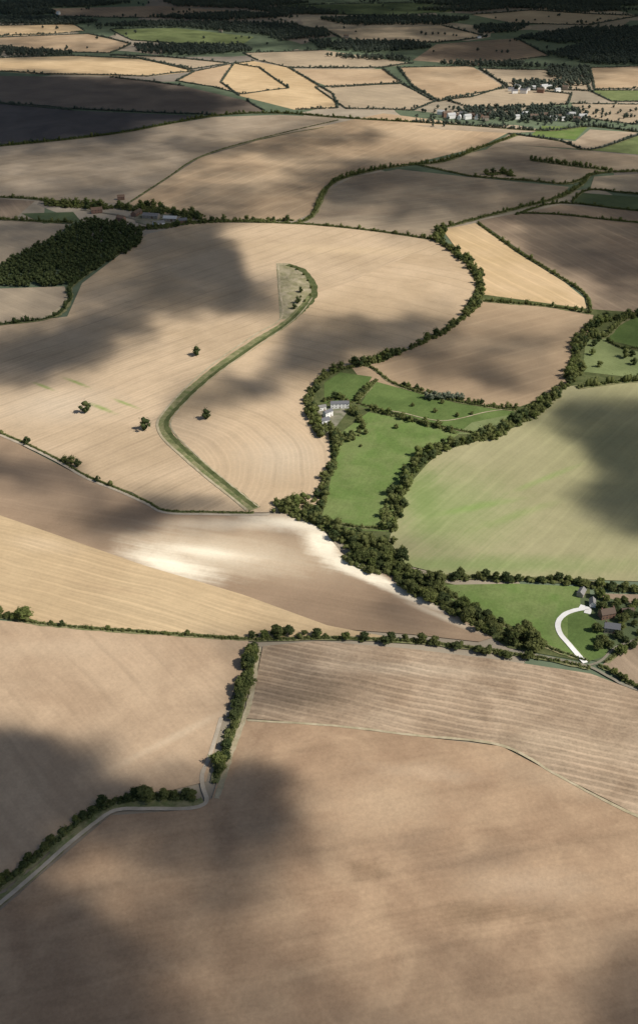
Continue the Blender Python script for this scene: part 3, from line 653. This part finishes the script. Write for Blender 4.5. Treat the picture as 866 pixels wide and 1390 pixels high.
# scattered parkland trees far away, gathered in copses
pts=[]
for _ in range(1500):
    x=random.uniform(-60,930); y=random.choice((random.uniform(-5,72),random.uniform(-5,40)))
    if noise.noise(Vector((x*0.022,y*0.16,3)))<0.2: continue
    X,Y=G(x,y); pts.append((X,Y,random.uniform(0.5,1.2)))
for _ in range(150):
    x=random.uniform(560,866); y=random.uniform(146,172); X,Y=G(x,y); pts.append((X,Y,random.uniform(0.5,1.0)))
finish(link_me("woodland",far_trees_mesh("woodland_mesh",pts,[LEAFHAZE],7)),"scattered distant parkland trees and copses","trees","stuff")

# ---------------------------------------------------------------- buildings
def plain(name,c,var=0.25,sc=1.0,rough=0.9):
    m=NT(name); n=m.noise(m.n("ShaderNodeTexCoord").outputs["Object"],sc,5,0.65)
    return m.out(m.scale(c,m.math('MULTIPLY_ADD',n,var*2,1-var)),rough)
WH=plain("render_white",(0.84,0.82,0.78),0.05); BRICK=plain("brick_red",(0.25,0.15,0.11),0.3,3); STONE=plain("stone",(0.36,0.31,0.25),0.2,2)
SLATE=plain("roof_slate",(0.15,0.15,0.16),0.3,2); TILE=plain("roof_tile",(0.19,0.125,0.09),0.3,2); SHEET=plain("roof_sheet",(0.46,0.46,0.45),0.15,0.6); BRT=plain("roof_brown_tile",(0.15,0.11,0.085),0.3,2)
GSHEET=plain("roof_grey_sheet",(0.22,0.21,0.2),0.2,0.6)
GLASS=plain("window_glass",(0.05,0.055,0.06),0.1,1,0.15); WOODM=plain("painted_timber",(0.18,0.12,0.08),0.2,3)
def box(cx,cy,cz,sx,sy,sz):
    v=[(cx+a*sx/2,cy+b*sy/2,cz+c*sz/2) for c in (-1,1) for b in (-1,1) for a in (-1,1)]
    f=[(0,2,3,1),(4,5,7,6),(0,1,5,4),(2,6,7,3),(0,4,6,2),(1,3,7,5)]
    return v,f
def house_parts(L,Wd,h,rh):
    wv=[(-L/2,-Wd/2,-0.3),(L/2,-Wd/2,-0.3),(L/2,Wd/2,-0.3),(-L/2,Wd/2,-0.3),(-L/2,-Wd/2,h),(L/2,-Wd/2,h),(L/2,Wd/2,h),(-L/2,Wd/2,h),(-L/2,0,h+rh),(L/2,0,h+rh)]
    wf=[(0,1,5,4),(2,3,7,6),(1,2,6,9,5),(3,0,4,8,7)]
    ov=0.35; k=rh/(Wd/2); t=0.16; rv=[];rf=[]
    for sg in (-1,1):
        b=len(rv); y0=sg*(Wd/2+ov); z0=h-ov*k
        for xx in (-L/2-ov,L/2+ov):
            rv+=[(xx,y0,z0+0.03),(xx,sg*0.0,h+rh+0.03),(xx,sg*0.0,h+rh+t+0.03),(xx,y0,z0+t+0.03)]
        rf+=[tuple(b+i for i in q) for q in ((0,1,5,4),(3,7,6,2),(0,4,7,3),(0,3,2,1),(4,5,6,7))]
    return (wv,wf),(rv,rf)
def house(px,py,L,Wd,h,rh,rot,wm,rm,label,category="house",chim=1,nwin=4,name="house"):
    X,Y=G(px,py)
    e=bpy.data.objects.new(name,None); e.location=(X,Y,0.95); e.rotation_euler=(0,0,math.radians(rot)); col.objects.link(e)
    finish(e,label,category)
    (wv,wf),(rv,rf)=house_parts(L,Wd,h,rh)
    def part(nm,v,f,m,par=e):
        o=mesh_obj(nm,v,f,m); o.parent=par; return o
    part("wall",wv,wf,wm); ro=part("roof",rv,rf,rm)
    for c in range(chim):
        x=(-L/2+0.7) if c==0 else (L/2-0.7)
        v,f=box(x,0,h+rh+0.3,0.9,0.6,1.8); part("chimney",v,f,BRICK,ro)
    for sg in (-1,1):
        for r in range(2 if h>4 else 1):
            for i in range(nwin):
                x=-L/2+L*(i+0.5)/nwin
                if r==0 and i==nwin//2 and sg==-1: continue
                v,f=box(x,sg*(Wd/2+0.01),1.4+r*2.5,0.9,0.08,1.0); part("window",v,f,GLASS)
    v,f=box(-L/2+L*(nwin//2+0.5)/nwin,-(Wd/2+0.02),1.05 if category!='barn' else 1.6,1.1 if category!='barn' else 3.6,0.1,2.1 if category!='barn' else 3.2); part("door",v,f,WOODM)
    return e
# white farmhouse and its outbuildings
house(461,554,19,5,5.6,1.8,4,WH,SLATE,"long white-rendered farmhouse with slate roof",chim=2,nwin=5)
house(445,566,10,4.8,5.6,2.0,42,WH,SLATE,"white-rendered cottage wing with slate roof",chim=1,nwin=2)
house(441,577,9,5,5.6,2.2,28,WH,SLATE,"white gabled house beside a farmyard",chim=1,nwin=2)
house(437,557,8,4.5,3.8,1.6,20,WH,GSHEET,"small white outbuilding with grey roof","outbuilding",0,2,"outbuilding")
# farm by the white drive
house(788,808,8,5,2.8,2,60,STONE,GSHEET,"small pale shed beside a hedge","shed",0,2,"shed")
house(822,838,11,6.5,4.6,3,15,BRICK,BRT,"brick farmhouse with brown tiled roof",chim=2)
house(829,858,11,6,4.6,3,-12,STONE,SLATE,"stone cottage with dark slate roof",chim=1)
house(850,834,9,5,3.2,2.0,5,WOODM,BRT,"small timber barn with brown roof","barn",0,3,"barn")
house(803,822,7,4.5,3,2,80,WH,GSHEET,"white garage beside a gravel drive","garage",0,2,"garage")
# upper left farmstead
for a in ((132,289,18,8,5,3.5,20,BRICK,TILE,"brick farmhouse with brown-red tiled roof","house",2),(165,300,14,8,5,3,-30,BRICK,TILE,"brick cottage with brown-red tiled roof","house",1),
          (206,296,26,13,4.5,3,-12,STONE,GSHEET,"large grey barn with sheet roof","barn",0),(232,300,22,11,4.5,3,-8,STONE,SHEET,"wide pale barn with sheet roof","barn",0),
          (186,292,22,9,4.5,3,70,BRICK,BRT,"brown-roofed barn in a farmyard","barn",0),(216,306,18,8,4,2.5,20,WH,GSHEET,"low pale farm shed","barn",0),
          (165,271,12,8,4.5,3,10,BRICK,TILE,"small brick barn at a field edge","barn",0),(248,303,14,8,4.5,3,20,BRICK,SLATE,"brick house with slate roof","house",1)):
    house(a[0],a[1],a[2],a[3],a[4],a[5],a[6],a[7],a[8],a[9],a[10],a[11],4,a[10])
# village houses: small in the view, single meshes
vp=[]
for wm_,rm_ in ((WH,SLATE),(BRICK,BRT),(WH,SHEET),(STONE,BRT)):
    (wv,wf),(rv,rf)=house_parts(15,8,6.5,3.0)
    k=len(wv); o=mesh_obj("house",wv+rv,wf+[tuple(i+k for i in f) for f in rf],[wm_,rm_],[0]*len(wf)+[1]*len(rf),link=False); vp.append(o)
vl=["white village house with slate roof","brick village house with brown tiles","white village building with pale roof","stone village house with brown roof"]
spots=[(598,156),(606,159),(612,161),(618,160),(623,162),(628,158),(634,162),(640,159),(646,162),(652,160),(658,164),(664,158),(700,162),(712,158),(724,162),(738,160),(750,164),(757,161),(764,164),(770,160),(775,159),(782,165),(790,162),
 (693,124),(698,127),(702,121),(710,127),(716,123),(722,122),(733,126),(738,121),(745,120),(756,125),(766,122),(470,52),(650,52),(300,44),(80,20)]
for i,(x,y) in enumerate(spots):
    k=random.choice((0,2,2,1,0,3)); o=vp[k].copy(); X,Y=G(x,y); o.location=(X,Y,0.95); o.rotation_euler=(0,0,random.uniform(-0.5,0.5)+(1.57 if random.random()<0.3 else 0))
    s=random.uniform(0.8,1.3); o.scale=(s,s,s); col.objects.link(o); finish(o,vl[k],"house",None,"village houses")

# ---------------------------------------------------------------- clouds high above, placed along the sun's rays
rows={-60:"66666666666666666666",0:"77777777766666777777",15:"66677777777666777777",25:"77777777766656677788",38:"33465445666666677888",50:"44333344566556678888",62:"54344554555566778888",
75:"55555544322356777777",88:"11111211222333455555",100:"76432111122233334443",112:"99865421112222222222",125:"99999853112222222222",140:"99999986213222222222",155:"99999975322222222223",
170:"99986543234321222222",185:"88765443456522222222",200:"66555556643333455433",220:"44444453345666666555",240:"44444434356776666556",265:"55555554446666655567",290:"55556655444455556666",
315:"55677762111233235666",340:"56666787100011125666",365:"45656788210001012566",390:"34556778510001001255",415:"34456556521123211244",440:"45676212356665432334",465:"67874000267765444324",
490:"78752001476335654212",515:"55321245642125653211",540:"21111454322002322344",565:"10001442111000013667",590:"10001331011001101577",615:"42100120011001100267",640:"65410000011001100267",
665:"34553100011001100477",690:"23456643221110000377",715:"12355424322111000146",740:"00132000121232100013",765:"00001001112222211111",800:"01121001222233211123",835:"11222222222344322333",
870:"10000124433222222223",905:"10000013443221110112",940:"10001124543211101111",975:"33211123321000111111",1010:"87531122200000011111",1045:"99864456510010000111",1080:"99887778631010000111",
1115:"88777778741011001001",1150:"76655667542121131131",1185:"65434456532112321111",1220:"76554555421111211222",1255:"88765544332122222333",1290:"98876544443333333344",1400:"88777665554444444455"}
ys=sorted(rows); A=np.array([[int(c) for c in rows[y]] for y in ys],float)
def dens(x,y):
    x=min(max(x,0),865.9); y=min(max(y,ys[0]),ys[-1]-0.01)
    j=int(np.searchsorted(ys,y,side='right'))-1; ty=(y-ys[j])/(ys[j+1]-ys[j])
    fx=x/866*19; i=int(fx); tx=fx-i; tx=tx*tx*(3-2*tx); ty=ty*ty*(3-2*ty)
    return (A[j,i]*(1-tx)+A[j,i+1]*tx)*(1-ty)+(A[j+1,i]*(1-tx)+A[j+1,i+1]*tx)*ty
CZ=1150.0; off=S*(CZ/S.z)
gx=np.arange(-300,1170,10); gy=np.concatenate([np.arange(-60,100,4),np.arange(100,320,6),np.arange(320,1440,10)])
vs=[];dv=[]
for y in gy:
    for x in gx:
        X,Y=G(x,y); vs.append((X+off.x,Y+off.y,CZ))
        ax=16+0.012*y; ay=2+0.016*y
        wx=noise.noise(Vector((x*0.016,y*0.022,1)))*ax*1.5+noise.noise(Vector((x*0.05,y*0.06,5)))*ax*0.6
        wy=noise.noise(Vector((x*0.016,y*0.022,9)))*ay*1.5+noise.noise(Vector((x*0.05,y*0.06,13)))*ay*0.6
        dv.append(dens(x+wx,y+wy)/9.0)
nx=len(gx); fs=[(j*nx+i,j*nx+i+1,(j+1)*nx+i+1,(j+1)*nx+i) for j in range(len(gy)-1) for i in range(nx-1)]
m=NT("cloud_vapour"); at=m.n("ShaderNodeAttribute",attribute_name="thickness",attribute_type='GEOMETRY'); g=m.n("ShaderNodeNewGeometry").outputs["Position"]
nz=m.noise(g,1/110,6,0.6,0.4)
d=at.outputs["Fac"]
edge=m.math('MULTIPLY',m.math('MULTIPLY',d,m.math('SUBTRACT',1.0,d)),4.0)
d2=m.math('ADD',d,m.math('MULTIPLY',m.math('MULTIPLY',m.math('SUBTRACT',nz,0.5),0.75),edge),clamp=True)
sh=m.ramp(d2,0.12,0.88)
tr=m.math('POWER',m.math('SUBTRACT',1.0,m.math('MULTIPLY',sh,0.92)),1.6)
al=m.math('SUBTRACT',1.0,tr)
df=m.n("ShaderNodeBsdfDiffuse"); df.inputs[0].default_value=(0.85,0.86,0.88,1)
tp=m.n("ShaderNodeBsdfTransparent"); mx=m.n("ShaderNodeMixShader"); m.put(mx.inputs[0],al)
m.t.links.new(tp.outputs[0],mx.inputs[1]); m.t.links.new(df.outputs[0],mx.inputs[2])
o_=m.n("ShaderNodeOutputMaterial"); m.t.links.new(mx.outputs[0],o_.inputs[0])
co=mesh_obj("cloud",vs,fs,m.m)
a_=co.data.attributes.new("thickness",'FLOAT','POINT'); a_.data.foreach_set("value",np.array(dv,dtype=np.float32))
finish(co,"broken layer of fair-weather cloud above the farmland","cloud","stuff")
print("TREES",len(trees))
